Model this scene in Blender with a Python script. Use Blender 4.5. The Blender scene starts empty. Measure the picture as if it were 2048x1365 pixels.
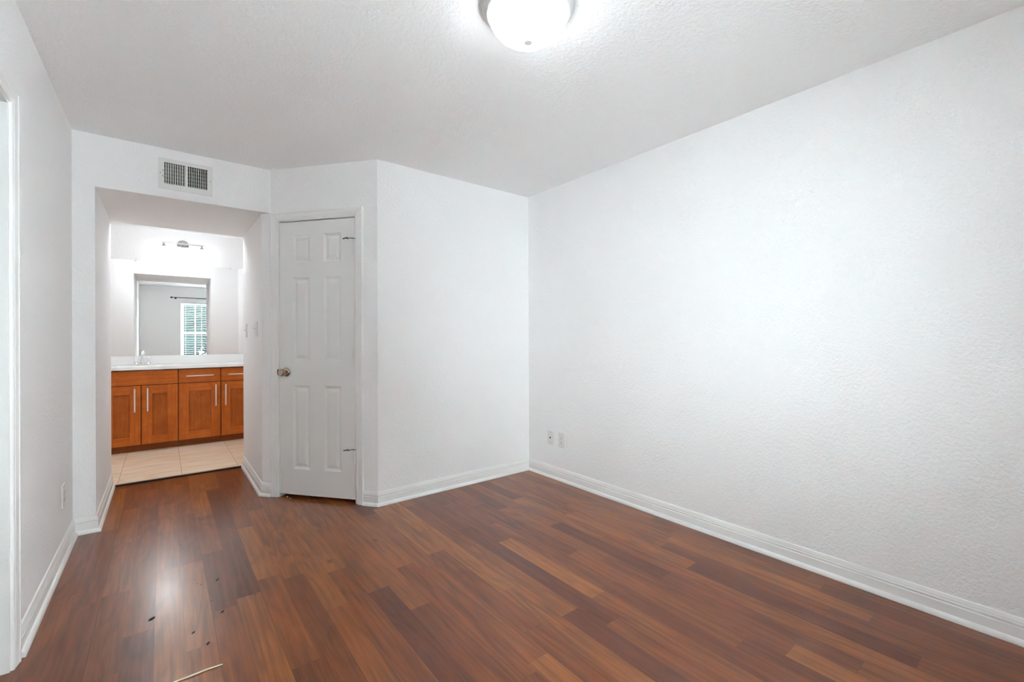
import bpy, bmesh, math, random
from mathutils import Vector, Matrix

# ------------------------------------------------------------------ camera, sky, exposure
SC = bpy.context.scene
COL = SC.collection
CAM_H = 1.1768
cam_data = bpy.data.cameras.new('camera')
cam = bpy.data.objects.new('camera', cam_data)
COL.objects.link(cam)
cam_data.sensor_width = 36.0
cam_data.lens = 886.83 / 2048 * 36.0
cam_data.shift_y = -(682.5 - 676.88) / 2048
cam_data.clip_start = 0.02
cam.matrix_world = (Matrix.Translation((0, 0, CAM_H)) @ Matrix.Rotation(-0.6669, 4, 'Z')
                    @ Matrix.Rotation(math.pi / 2, 4, 'X') @ Matrix.Rotation(-0.0032, 4, 'Z'))
SC.camera = cam

world = bpy.data.worlds.new('daylight')
SC.world = world
world.use_nodes = True
wbg = world.node_tree.nodes['Background']
wt = world.node_tree                     # an overcast sky: brighter overhead than at the horizon
wtc = wt.nodes.new('ShaderNodeTexCoord')
wsep = wt.nodes.new('ShaderNodeSeparateXYZ')
wt.links.new(wtc.outputs['Generated'], wsep.inputs[0])
wmap = wt.nodes.new('ShaderNodeMapRange')
wmap.inputs['From Min'].default_value = 0.0
wmap.inputs['From Max'].default_value = 1.0
wmap.inputs['To Min'].default_value = 15.2
wmap.inputs['To Max'].default_value = 28.0
wt.links.new(wsep.outputs[2], wmap.inputs['Value'])
wt.links.new(wmap.outputs[0], wbg.inputs['Strength'])
wbg.inputs['Color'].default_value = (0.908, 0.957, 1.014, 1)

LAMP_GLOW = 6.5        # ceiling lamp glass
SCONCE_GLOW = 1.7       # vanity lamp glass
VANITY_FILL_GLOW = 14.0        # assumed, unseen ceiling lamp added to brighten the vanity room and passage
SC.view_settings.view_transform = 'Standard'
SC.view_settings.look = 'None'
SC.view_settings.exposure = 1.45
SC.view_settings.gamma = 1.0
SC.view_settings.use_curve_mapping = False
SC.cycles.max_bounces = 24
SC.cycles.diffuse_bounces = 20          # white rooms live on interreflected light
SC.cycles.glossy_bounces = 8

# the window opening is marked as a portal so the sky is sampled through it (it gives no light of its own)
pl = bpy.data.lights.new('window_portal', 'AREA')
pl.shape = 'RECTANGLE'
pl.size, pl.size_y = 0.83, 1.49
pl.cycles.is_portal = True
po = bpy.data.objects.new('window_portal', pl)
COL.objects.link(po)
po.location = (0.755, -0.452, 1.3325)
po.rotation_euler = (math.pi / 2, 0, math.pi)

# ------------------------------------------------------------------ plan of the place (metres)
H = 2.44
XL, XR = -0.428, 2.581            # left / right wall faces
YW = -0.30                        # window wall face (behind the camera)
YB = 3.037                        # back wall, right part
YA = 3.723                        # face over the passage
XP, XQ = 1.187, 0.635             # the angled wall runs from P (XP,YB) to Q (XQ,YA)
XJL, XJR = -0.326, 0.585          # passage sides
HZ = 2.118                        # passage soffit
YI = 4.765                        # vanity side of the passage
YT = 4.742                        # edge of wood floor
YM = 6.52                         # vanity back wall
VXL, VXR = -1.25, 0.945           # vanity room sides
ANG = math.atan2(YB - YA, XP - XQ)
ALEN = math.hypot(XP - XQ, YB - YA)
YJ = YA + (XQ - XJR) * (YA - YB) / (XP - XQ)   # where the angled wall meets the passage side
R90 = math.pi / 2
TZ = 0.013                          # the tile lies a little higher than the wood


# ------------------------------------------------------------------ node helpers
class NT:
    def __init__(self, name):
        self.mat = bpy.data.materials.new(name)
        self.mat.use_nodes = True
        self.t = self.mat.node_tree
        self.b = self.t.nodes['Principled BSDF']
        self.out = self.t.nodes['Material Output']

    def n(self, typ, **kw):
        nd = self.t.nodes.new(typ)
        for k, v in kw.items():
            setattr(nd, k, v)
        return nd

    def link(self, a, b):
        self.t.links.new(a, b)

    def put(self, sock, v):
        if hasattr(v, 'is_linked') or hasattr(v, 'links'):
            self.link(v, sock)
        else:
            sock.default_value = v

    def m(self, op, a, b=None, c=None, clamp=False):
        nd = self.n('ShaderNodeMath', operation=op)
        nd.use_clamp = clamp
        self.put(nd.inputs[0], a)
        if b is not None:
            self.put(nd.inputs[1], b)
        if c is not None:
            self.put(nd.inputs[2], c)
        return nd.outputs[0]

    def xyz(self, x, y, z=0.0):
        nd = self.n('ShaderNodeCombineXYZ')
        for s, v in zip(nd.inputs, (x, y, z)):
            self.put(s, v)
        return nd.outputs[0]

    def coords(self):
        nd = self.n('ShaderNodeTexCoord')
        sp = self.n('ShaderNodeSeparateXYZ')
        self.link(nd.outputs['Object'], sp.inputs[0])
        return nd.outputs['Object'], sp.outputs[0], sp.outputs[1], sp.outputs[2]

    def noise(self, vec, scale=1.0, detail=2.0, rough=0.5, dist=0.0):
        nd = self.n('ShaderNodeTexNoise')
        self.put(nd.inputs['Vector'], vec)
        nd.inputs['Scale'].default_value = scale
        nd.inputs['Detail'].default_value = detail
        nd.inputs['Roughness'].default_value = rough
        nd.inputs['Distortion'].default_value = dist
        return nd.outputs[0]

    def white(self, vec):
        nd = self.n('ShaderNodeTexWhiteNoise', noise_dimensions='3D')
        self.put(nd.inputs['Vector'], vec)
        return nd.outputs['Value']

    def ramp(self, fac, stops):
        nd = self.n('ShaderNodeValToRGB')
        cr = nd.color_ramp
        while len(cr.elements) < len(stops):
            cr.elements.new(0.5)
        for e, (p, c) in zip(cr.elements, stops):
            e.position = p
            e.color = (*c, 1) if len(c) == 3 else c
        self.put(nd.inputs[0], fac)
        return nd.outputs[0]

    def mix(self, fac, a, b, blend='MIX'):
        nd = self.n('ShaderNodeMix', data_type='RGBA', blend_type=blend)
        self.put(nd.inputs[0], fac)
        for s, v in ((nd.inputs[6], a), (nd.inputs[7], b)):
            if isinstance(v, tuple):
                s.default_value = (*v, 1) if len(v) == 3 else v
            else:
                self.link(v, s)
        return nd.outputs[2]

    def bump(self, height, strength, distance):
        nd = self.n('ShaderNodeBump')
        nd.inputs['Strength'].default_value = strength
        nd.inputs['Distance'].default_value = distance
        self.link(height, nd.inputs['Height'])
        self.link(nd.outputs[0], self.b.inputs['Normal'])
        return nd


def lin(r, g, b):
    f = lambda c: (c / 255 / 12.92) if c / 255 <= 0.04045 else ((c / 255 + 0.055) / 1.055) ** 2.4
    return (f(r), f(g), f(b))


def plain(name, col, rough=0.5, metal=0.0, spec=0.5, vary=0.03, nscale=18.0):
    """a plain surface with a slight procedural unevenness of tone and gloss"""
    t = NT(name)
    v, x, y, z = t.coords()
    n = t.noise(v, nscale, 3)
    k = t.m('MULTIPLY_ADD', n, 2 * vary, 1 - vary)
    c = t.mix(1.0, col, t.xyz(k, k, k), 'MULTIPLY')
    t.link(c, t.b.inputs['Base Color'])
    t.link(t.m('MULTIPLY_ADD', n, 0.08, rough - 0.04), t.b.inputs['Roughness'])
    t.b.inputs['Metallic'].default_value = metal
    t.b.inputs['Specular IOR Level'].default_value = spec
    return t.mat


def drywall(name, col, scale, strength, rough=0.55, dist=0.004):
    t = NT(name)
    v, x, y, z = t.coords()
    n1 = t.noise(v, scale, 2.5, 0.55, 0.3)
    h = t.ramp(n1, [(0.36, (0, 0, 0)), (0.62, (1, 1, 1))])
    n2 = t.noise(v, scale * 3.1, 2)
    hh = t.m('MULTIPLY_ADD', n2, 0.25, h)
    t.bump(hh, strength, dist)
    big = t.noise(v, 1.3, 3)
    k = t.m('MULTIPLY_ADD', big, 0.03, 0.985)
    c = t.mix(1.0, col, t.xyz(k, k, k), 'MULTIPLY')
    t.link(c, t.b.inputs['Base Color'])
    t.b.inputs['Roughness'].default_value = rough
    t.b.inputs['Specular IOR Level'].default_value = 0.35
    return t.mat


def glow(name, col, strength):
    t = NT(name)
    v, x, y, z = t.coords()
    n = t.noise(v, 9.0, 2)
    t.b.inputs['Base Color'].default_value = (0.9, 0.9, 0.88, 1)
    t.b.inputs['Roughness'].default_value = 0.25
    t.b.inputs['Emission Color'].default_value = (*col, 1)
    t.link(t.m('MULTIPLY_ADD', n, strength * 0.06, strength * 0.97), t.b.inputs['Emission Strength'])
    return t.mat


def floor_wood():
    t = NT('reddish brown laminate planks')
    v, x, y, z = t.coords()
    sw = 0.0965
    xs = t.m('DIVIDE', t.m('ADD', x, 0.030 + 40 * sw), sw)
    k = t.m('FLOOR', xs)
    fx = t.m('FRACT', xs)
    r1 = t.white(t.xyz(k, 3.1, 0.7))
    r2 = t.white(t.xyz(k, 9.4, 2.2))
    ln = t.m('MULTIPLY_ADD', r2, 0.55, 0.62)
    ys = t.m('DIVIDE', t.m('MULTIPLY_ADD', r1, 7.0, t.m('ADD', y, 20.0)), ln)
    j = t.m('FLOOR', ys)
    fy = t.m('FRACT', ys)
    idv = t.white(t.xyz(k, j, 1.0))
    id2 = t.white(t.xyz(k, j, 5.0))
    # board-scale grooves
    xb = t.m('FRACT', t.m('DIVIDE', t.m('ADD', x, 0.030 + 40 * sw), 2 * sw))
    db = t.m('MULTIPLY', t.m('MINIMUM', xb, t.m('SUBTRACT', 1.0, xb)), 2 * sw)
    ds = t.m('MULTIPLY', t.m('MINIMUM', fx, t.m('SUBTRACT', 1.0, fx)), sw)
    de = t.m('MULTIPLY', t.m('MINIMUM', fy, t.m('SUBTRACT', 1.0, fy)), ln)
    groove = t.m('MAXIMUM', t.m('LESS_THAN', db, 0.0010),
                 t.m('MULTIPLY', t.m('MAXIMUM', t.m('LESS_THAN', de, 0.0011), t.m('MULTIPLY', t.m('LESS_THAN', ds, 0.0006), 0.4)), 0.7))
    off = t.m('MULTIPLY', idv, 73.0)
    off2 = t.m('MULTIPLY', id2, 41.0)
    # contour ("cathedral") grain
    n = t.noise(t.xyz(t.m('MULTIPLY_ADD', x, 7.0, off), t.m('MULTIPLY_ADD', y, 0.9, off2)), 1.0, 2.0, 0.45, 0.25)
    rings = t.m('SINE', t.m('MULTIPLY', n, 58.0))
    rings = t.m('POWER', t.m('MULTIPLY_ADD', rings, 0.5, 0.5), 2.0)
    amp = t.noise(t.xyz(t.m('MULTIPLY_ADD', x, 4.0, off2), t.m('MULTIPLY_ADD', y, 1.1, off)), 1.0, 1.0)
    # fine straight fibres
    fine = t.noise(t.xyz(t.m('MULTIPLY_ADD', x, 170.0, off), t.m('MULTIPLY_ADD', y, 5.0, off2)), 1.0, 2.0, 0.6)
    mid = t.noise(t.xyz(t.m('MULTIPLY_ADD', x, 48.0, off), t.m('MULTIPLY_ADD', y, 1.6, off2)), 1.0, 3.0, 0.6)
    cloud = t.noise(t.xyz(t.m('MULTIPLY_ADD', x, 9.0, off), t.m('MULTIPLY_ADD', y, 3.2, off2)), 1.0, 3.0, 0.6)
    # knots
    vo = t.n('ShaderNodeTexVoronoi', feature='F1')
    t.link(t.xyz(t.m('MULTIPLY_ADD', x, 5.2, off2), t.m('MULTIPLY_ADD', y, 2.6, off)), vo.inputs['Vector'])
    vo.inputs['Scale'].default_value = 1.0
    keep = t.m('GREATER_THAN', t.white(vo.outputs['Position']), 0.55)
    wob = t.noise(t.xyz(t.m('MULTIPLY', x, 60.0), t.m('MULTIPLY', y, 35.0)), 1.0, 2.0)
    kd = t.m('MULTIPLY_ADD', wob, 0.10, vo.outputs['Distance'])
    knot = t.m('MULTIPLY', t.ramp(kd, [(0.055, (1, 1, 1)), (0.15, (0, 0, 0))]), keep)
    base = t.ramp(idv, [(0.0, lin(96, 46, 18)), (0.22, lin(106, 53, 21)), (0.45, lin(116, 60, 24)),
                        (0.72, lin(126, 69, 28)), (1.0, lin(141, 83, 35))])
    dk = t.m('MULTIPLY', t.m('MULTIPLY', rings, t.m('MULTIPLY_ADD', amp, 1.0, -0.22, clamp=True)), 1.0)
    dk = t.m('ADD', dk, t.m('MULTIPLY', t.m('SUBTRACT', mid, 0.5), 1.9))
    dk = t.m('ADD', dk, t.m('MULTIPLY', t.m('SUBTRACT', fine, 0.5), 0.8))
    dk = t.m('ADD', dk, t.m('MULTIPLY', t.m('SUBTRACT', cloud, 0.5), 1.0))
    gain = t.m('MULTIPLY_ADD', t.m('TANH', t.m('MULTIPLY', dk, 1.25)), -0.52, 1.0)
    gain = t.m('MULTIPLY', gain, t.m('MULTIPLY_ADD', knot, -0.62, 1.0))
    gain = t.m('MULTIPLY', gain, t.m('MULTIPLY_ADD', groove, -0.40, 1.0))
    gain = t.m('MAXIMUM', gain, 0.30)
    c = t.mix(1.0, base, t.xyz(gain, gain, gain), 'MULTIPLY')
    # a curved scuff across the boards
    tt = t.m('MULTIPLY', t.m('SUBTRACT', 2.40, y), 1 / 0.28)
    fx_ = t.m('MULTIPLY_ADD', t.m('POWER', t.m('MAXIMUM', tt, 0.0), 1.7), -0.118, -0.038)
    sc_ = t.m('MULTIPLY', t.m('LESS_THAN', t.m('ABSOLUTE', t.m('SUBTRACT', x, fx_)), 0.0024),
              t.m('MULTIPLY', t.m('GREATER_THAN', tt, 0.0), t.m('LESS_THAN', tt, 1.0)))
    c = t.mix(t.m('MULTIPLY', sc_, 0.55), c, lin(70, 45, 34))
    t.link(c, t.b.inputs['Base Color'])
    t.link(t.m('MULTIPLY_ADD', fine, 0.03, t.m('MULTIPLY_ADD', cloud, 0.03, 0.272)), t.b.inputs['Roughness'])
    t.b.inputs['Specular IOR Level'].default_value = 0.12
    t.b.inputs['Coat Weight'].default_value = 0.65          # the clear wear layer of the laminate
    t.link(t.m('MULTIPLY_ADD', cloud, 0.05, t.m('MULTIPLY_ADD', fine, 0.05, 0.150)), t.b.inputs['Coat Roughness'])
    hgt = t.m('SUBTRACT', t.m('MULTIPLY', fine, 0.5), t.m('MULTIPLY', groove, 0.6))
    t.bump(hgt, 0.06, 0.0006)
    return t.mat


def cabinet_wood(name, vertical=True, tone=1.0):
    t = NT(name)
    v, x, y, z = t.coords()
    if vertical:
        a, b = x, z
    else:
        a, b = z, x
    g = t.noise(t.xyz(t.m('MULTIPLY', a, 60.0), t.m('MULTIPLY', b, 2.2), t.m('MULTIPLY', y, 9.0)), 1.0, 4.0, 0.6, 0.3)
    f = t.noise(t.xyz(t.m('MULTIPLY', a, 420.0), t.m('MULTIPLY', b, 14.0), 0.0), 1.0, 2.0)
    cl = t.noise(t.xyz(t.m('MULTIPLY', a, 7.0), t.m('MULTIPLY', b, 6.0), 3.0), 1.0, 4.0, 0.65, 1.2)
    s = t.m('ADD', t.m('MULTIPLY', g, 0.40), t.m('ADD', t.m('MULTIPLY', f, 0.16), t.m('MULTIPLY', cl, 0.44)))
    k = tone
    col = t.ramp(s, [(0.28, tuple(c * k for c in lin(152, 70, 12))), (0.5, tuple(c * k for c in lin(182, 91, 22))),
                     (0.72, tuple(c * k for c in lin(205, 117, 40)))])
    t.link(col, t.b.inputs['Base Color'])
    t.b.inputs['Roughness'].default_value = 0.38
    t.b.inputs['Specular IOR Level'].default_value = 0.3
    return t.mat


def tile_mat():
    t = NT('travertine tile')
    v, x, y, z = t.coords()
    tw, tl = 0.4155, 0.80
    xs = t.m('DIVIDE', t.m('ADD', x, 0.289 + 4 * tw), tw)
    ys = t.m('DIVIDE', t.m('ADD', y, -5.535 + 8 * tl), tl)
    kx, ky = t.m('FLOOR', xs), t.m('FLOOR', ys)
    fx, fy = t.m('FRACT', xs), t.m('FRACT', ys)
    dx = t.m('MULTIPLY', t.m('MINIMUM', fx, t.m('SUBTRACT', 1.0, fx)), tw)
    dy = t.m('MULTIPLY', t.m('MINIMUM', fy, t.m('SUBTRACT', 1.0, fy)), tl)
    gr = t.m('LESS_THAN', t.m('MINIMUM', dx, dy), 0.0022)
    r = t.white(t.xyz(kx, ky, 2.0))
    off = t.m('MULTIPLY', r, 31.0)
    vein = t.noise(t.xyz(t.m('MULTIPLY_ADD', x, 3.0, off), t.m('MULTIPLY_ADD', y, 34.0, off)), 1.0, 5.0, 0.65, 0.5)
    blot = t.noise(t.xyz(t.m('MULTIPLY_ADD', x, 5.0, off), t.m('MULTIPLY_ADD', y, 9.0, off)), 1.0, 4.0)
    s = t.m('ADD', t.m('MULTIPLY', vein, 0.85), t.m('MULTIPLY', blot, 0.15))
    s = t.m('MULTIPLY_ADD', t.m('SUBTRACT', r, 0.5), 0.08, s)
    col = t.ramp(s, [(0.30, lin(208, 172, 128)), (0.5, lin(234, 213, 187)), (0.7, lin(246, 236, 222))])
    col = t.mix(gr, col, lin(176, 146, 112))
    t.link(col, t.b.inputs['Base Color'])
    t.b.inputs['Roughness'].default_value = 0.34
    t.bump(t.m('MULTIPLY', gr, -1.0), 0.3, 0.001)
    return t.mat


def leaf_mat(name, c0, c1):
    t = NT(name)
    v, x, y, z = t.coords()
    n = t.noise(v, 2.6, 3)
    t.link(t.ramp(n, [(0.3, c0), (0.7, c1)]), t.b.inputs['Base Color'])
    t.b.inputs['Roughness'].default_value = 1.0
    t.b.inputs['Specular IOR Level'].default_value = 0.0
    return t.mat


def pane_mat():
    t = NT('clear window glass')
    tr = t.n('ShaderNodeBsdfTransparent')
    gl = t.n('ShaderNodeBsdfGlossy')
    gl.inputs['Roughness'].default_value = 0.02
    v, x, y, z = t.coords()
    tint = t.ramp(t.noise(v, 1.5, 1), [(0.0, (0.93, 0.97, 0.96)), (1.0, (0.95, 0.98, 0.97))])
    t.link(tint, tr.inputs['Color'])
    mx = t.n('ShaderNodeMixShader')
    mx.inputs[0].default_value = 0.06
    t.link(tr.outputs[0], mx.inputs[1])
    t.link(gl.outputs[0], mx.inputs[2])
    t.link(mx.outputs[0], t.out.inputs['Surface'])
    return t.mat


M = dict(
    bounce_ground=plain('pale light bouncing ground', (0.74, 0.755, 0.78), 0.8, vary=0.06, nscale=3.0),
    wall=drywall('white orange peel wall paint', (0.895, 0.895, 0.895), 78.0, 0.30),
    ceil=drywall('white knockdown ceiling paint', (0.91, 0.91, 0.91), 60.0, 0.34, 0.7, 0.004),
    trim=plain('white semi gloss trim paint', (0.86, 0.86, 0.845), 0.30, vary=0.012),
    door=plain('white satin door paint', (0.80, 0.80, 0.78), 0.38, vary=0.012),
    plastic=plain('white plastic cover plate', (0.78, 0.78, 0.76), 0.35, vary=0.01),
    slot=plain('dark slot', (0.03, 0.03, 0.03), 0.6),
    screw=plain('grey screw head', (0.42, 0.42, 0.41), 0.35, 0.7),
    floor=floor_wood(),
    tile=tile_mat(),
    wood_v=cabinet_wood('orange brown cabinet wood upright grain', True),
    wood_h=cabinet_wood('orange brown cabinet wood level grain', False),
    wood_p=cabinet_wood('reddish brown cabinet panel wood', True, 0.82),
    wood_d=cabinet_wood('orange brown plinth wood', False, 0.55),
    wood_in=plain('dark cabinet interior', (0.035, 0.014, 0.006), 0.6),
    handle=plain('pale satin steel pull', (0.80, 0.77, 0.72), 0.32, 0.85, vary=0.01),
    stone=plain('white cultured marble', (0.86, 0.86, 0.85), 0.18, vary=0.01, nscale=5),
    chrome=plain('chrome', (0.80, 0.80, 0.80), 0.08, 1.0, vary=0.0),
    acrylic=plain('white acrylic', (0.88, 0.88, 0.88), 0.12, vary=0.0),
    nickel=plain('brushed nickel', (0.44, 0.43, 0.41), 0.42, 1.0, vary=0.02),
    bronze=plain('satin bronze nickel', (0.46, 0.37, 0.28), 0.22, 1.0, vary=0.03),
    darkmetal=plain('dark bronze metal', (0.06, 0.05, 0.045), 0.35, 0.6),
    black=plain('black rod paint', (0.015, 0.015, 0.015), 0.4),
    mirror=plain('silvered mirror', (0.93, 0.94, 0.935), 0.0, 1.0, vary=0.0),
    lampglass=glow('lit frosted dome glass', (0.91, 0.965, 1.03), LAMP_GLOW),
    fillglass=glow('lit frosted glass of the added fill lamp', (0.92, 0.97, 1.03), VANITY_FILL_GLOW),
    shadeglass=glow('lit frosted shade glass', (0.90, 0.97, 1.03), SCONCE_GLOW),
    pan=plain('white enamel lamp pan', (0.58, 0.58, 0.57), 0.3, vary=0.01),
    finial=plain('pale grey finial', (0.80, 0.80, 0.79), 0.4),
    duct=plain('dark duct', (0.012, 0.012, 0.012), 0.8),
    damper=plain('grey damper blade', (0.20, 0.20, 0.19), 0.6),
    vinyl=plain('white window vinyl', (0.70, 0.71, 0.71), 0.4, vary=0.01),
    slat=plain('white blind slat', (0.82, 0.83, 0.82), 0.45, vary=0.01),
    pane=pane_mat(),
    threshold=plain('beige threshold strip', (0.42, 0.33, 0.26), 0.45),
    gap=plain('gap painted dark as step shade', (0.02, 0.014, 0.01), 0.8),
    flake=plain('dark brown flake', (0.03, 0.018, 0.012), 0.8, vary=0.1),
    splinter=plain('pale bare wood splinter', (0.72, 0.62, 0.47), 0.6),
    crumb=plain('white crumb', (0.82, 0.79, 0.72), 0.7),
    scuff=plain('grey brown scuff', (0.12, 0.07, 0.045), 0.5),
    leaf_a=leaf_mat('blue green leaves', (0.0010, 0.0052, 0.0048), (0.0040, 0.0110, 0.0105)),
    leaf_b=leaf_mat('fresh green leaves', (0.0014, 0.0062, 0.0040), (0.0060, 0.0125, 0.0090)),
    bark=plain('grey bark', (0.12, 0.10, 0.08), 0.9, vary=0.2),
)


# ------------------------------------------------------------------ mesh helpers
def B():
    return bmesh.new()


def box(bm, x0, x1, y0, y1, z0, z1, bev=0.0):
    g = bmesh.ops.create_cube(bm, size=1.0)
    vs = g['verts']
    for v in vs:
        v.co = Vector(((x0 + x1) / 2 + v.co.x * (x1 - x0), (y0 + y1) / 2 + v.co.y * (y1 - y0), (z0 + z1) / 2 + v.co.z * (z1 - z0)))
    if bev > 0:
        es = list({e for v in vs for e in v.link_edges})
        bmesh.ops.bevel(bm, geom=es, offset=bev, segments=2, profile=0.6, affect='EDGES')
    return bm


def prism(bm, poly, z0, z1):
    lo = [bm.verts.new((x, y, z0)) for x, y in poly]
    hi = [bm.verts.new((x, y, z1)) for x, y in poly]
    bm.faces.new(lo[::-1])
    bm.faces.new(hi)
    n = len(poly)
    for i in range(n):
        bm.faces.new((lo[i], lo[(i + 1) % n], hi[(i + 1) % n], hi[i]))
    return bm


def lathe(bm, prof, c=(0, 0, 0), axis='Z', seg=32):
    """prof: (radius, along) pairs; axis Z, or '-Y' (along measured toward -Y), or 'X'"""
    rings = []
    for r, h in prof:
        ring = []
        cnt = 1 if r < 1e-6 else seg
        for i in range(cnt):
            a = 2 * math.pi * i / seg
            u, w = r * math.cos(a), r * math.sin(a)
            if axis == 'Z':
                p = (c[0] + u, c[1] + w, c[2] + h)
            elif axis == '-Y':
                p = (c[0] + u, c[1] - h, c[2] + w)
            else:
                p = (c[0] + h, c[1] + u, c[2] + w)
            ring.append(bm.verts.new(p))
        rings.append(ring)
    for a, b in zip(rings, rings[1:]):
        for i in range(seg):
            j = (i + 1) % seg
            if len(a) == 1 and len(b) == 1:
                continue
            if len(a) == 1:
                bm.faces.new((a[0], b[i], b[j]))
            elif len(b) == 1:
                bm.faces.new((a[i], a[j], b[0]))
            else:
                bm.faces.new((a[i], a[j], b[j], b[i]))
    return bm


def tube(bm, pts, r, seg=12):
    pts = [Vector(p) for p in pts]
    rs = r if isinstance(r, (list, tuple)) else [r] * len(pts)
    rings = []
    prev = None
    for i, p in enumerate(pts):
        d = (pts[min(i + 1, len(pts) - 1)] - pts[max(i - 1, 0)]).normalized()
        if prev is None:
            up = Vector((0, 0, 1)) if abs(d.z) < 0.9 else Vector((1, 0, 0))
            u = d.cross(up).normalized()
        else:
            u = (prev - d * prev.dot(d)).normalized()
        prev = u
        w = d.cross(u)
        rings.append([bm.verts.new(p + (u * math.cos(2 * math.pi * k / seg) + w * math.sin(2 * math.pi * k / seg)) * rs[i]) for k in range(seg)])
    for a, b in zip(rings, rings[1:]):
        for k in range(seg):
            bm.faces.new((a[k], a[(k + 1) % seg], b[(k + 1) % seg], b[k]))
    bm.faces.new(rings[0][::-1])
    bm.faces.new(rings[-1])
    return bm


def obj(name, bm, mat, parent=None, smooth=False, loc=None, rotz=0.0):
    bmesh.ops.recalc_face_normals(bm, faces=bm.faces)
    me = bpy.data.meshes.new(name)
    bm.to_mesh(me)
    bm.free()
    me.materials.append(mat)
    if smooth:
        for p in me.polygons:
            p.use_smooth = True
        try:
            me.set_sharp_from_angle(angle=math.radians(40))
        except Exception:
            pass
    o = bpy.data.objects.new(name, me)
    COL.objects.link(o)
    if parent is not None:
        o.parent = parent
    if loc is not None:
        o.location = loc
    o.rotation_euler.z = rotz
    return o


def tag(o, label, cat, group=None, kind=None):
    o['label'] = label
    o['category'] = cat
    if group:
        o['group'] = group
    if kind:
        o['kind'] = kind
    return o


def thing(name, label, cat, loc=(0, 0, 0), rotz=0.0, group=None, kind=None):
    o = bpy.data.objects.new(name, None)
    o.empty_display_size = 0.05
    COL.objects.link(o)
    o.location = loc
    o.rotation_euler.z = rotz
    return tag(o, label, cat, group, kind)


def struct(name, bm, mat, label, cat, smooth=False):
    return tag(obj(name, bm, mat, smooth=smooth), label, cat, kind='structure')


def apt(x, y=0.0):
    """angled-wall frame (x from Q toward P, y into the wall) -> plan point"""
    return (XQ + x * math.cos(ANG) - y * math.sin(ANG), YA + x * math.sin(ANG) + y * math.cos(ANG))


# ------------------------------------------------------------------ floors and ceiling
struct('floor', box(B(), -2.0, 2.75, YW - 0.16, YT - 0.012, -0.12, 0.0), M['floor'],
       'reddish brown wood plank floor of the bedroom and passage', 'floor')
struct('floor_tile', box(B(), VXL - 0.15, VXR + 0.15, YT + 0.012, YM + 0.14, -0.12, TZ), M['tile'],
       'beige travertine tile floor in front of the vanity cabinets', 'floor')
struct('ceiling', box(B(), -2.0, 2.75, YW - 0.16, YM + 0.14, H, H + 0.12), M['ceil'],
       'white textured ceiling over the whole room', 'ceiling')
ts = thing('trim_1', 'thin beige threshold strip and gap painted dark as step shade between wood and tile', 'threshold', (0, YT, 0), kind='structure')
obj('threshold_bar', box(B(), XJL + 0.028, XJR - 0.028, -0.003, 0.0115, 0.0105, TZ + 0.002, 0.0008), M['threshold'], ts)
obj('step_shade_strip', box(B(), XJL + 0.001, XJR - 0.001, -0.0115, 0.0115, -0.05, 0.0100), M['gap'], ts)  # dark strip colours in the shade below the raised tile edge

# ------------------------------------------------------------------ walls
struct('wall_right', box(B(), XR, XR + 0.14, YW - 0.14, YI, 0, H), M['wall'], 'long blank white wall on the right with two outlets low down', 'wall')
struct('wall_back', box(B(), XP + 0.02, XR, YB, YB + 0.12, 0, H), M['wall'], 'white wall between the closet corner and the far right corner', 'wall')

# angled closet wall with its door opening (x in the wall's own frame)
DXL, DXR, DZ = 0.055, 0.721, 2.072
bm = B()
bp = (XP + 0.02, YB + 0.12)
prism(bm, [(XJR, YJ), apt(DXL), apt(DXL, 0.11), (XJR + 0.11, YJ + 0.11)], 0, H)
prism(bm, [apt(DXR), (XP, YB), (XP + 0.02, YB), bp, apt(DXR, 0.11)], 0, H)
prism(bm, [apt(DXL), apt(DXR), apt(DXR, 0.11), apt(DXL, 0.11)], DZ, H)
struct('wall_angled', bm, M['wall'], 'short angled white wall holding the closet door', 'wall')
struct('wall_passage_right', box(B(), XJR, XJR + 0.11, YJ, YI, 0, H), M['wall'], 'right side of the passage to the vanity with two switches', 'wall')
struct('wall_closet_back', box(B(), XJR + 0.11, XR, YI - 0.12, YI, 0, H), M['wall'], 'hidden back wall of the closet behind the angled door', 'wall')
struct('wall_passage_left', box(B(), XL - 0.14, XJL, YA, YI, 0, H), M['wall'], 'left side of the passage to the vanity', 'wall')

VX0, VX1, VZ0, VZ1 = 0.003, 0.252, 2.204, 2.354      # duct hole
bm = B()
box(bm, XJL, VX0, YA, YA + 0.14, HZ, H)
box(bm, VX1, XJR + 0.09, YA, YA + 0.14, HZ, H)
box(bm, VX0, VX1, YA, YA + 0.14, HZ, VZ0)
box(bm, VX0, VX1, YA, YA + 0.14, VZ1, H)
box(bm, XJL, XJR, YA + 0.14, YI, HZ, H)
struct('wall_passage_top', bm, M['wall'], 'dropped white header and soffit above the passage', 'wall')

DY0, DY1, DTOP = 1.53, 2.345, 2.045                    # doorway in the left wall
bm = B()
box(bm, XL - 0.14, XL, YW - 0.14, DY0, 0, H)
box(bm, XL - 0.14, XL, DY1, YA, 0, H)
box(bm, XL - 0.14, XL, DY0, DY1, DTOP, H)
struct('wall_left', bm, M['wall'], 'white wall at the left edge with a doorway', 'wall')
bm = B()
box(bm, -1.95, -1.83, 0.9, 3.3, 0, H)
box(bm, -1.83, XL - 0.14, 0.9, 1.02, 0, H)
box(bm, -1.83, XL - 0.14, 3.18, 3.3, 0, H)
struct('wall_hall', bm, M['wall'], 'white hall walls beyond the left doorway', 'wall')

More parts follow.
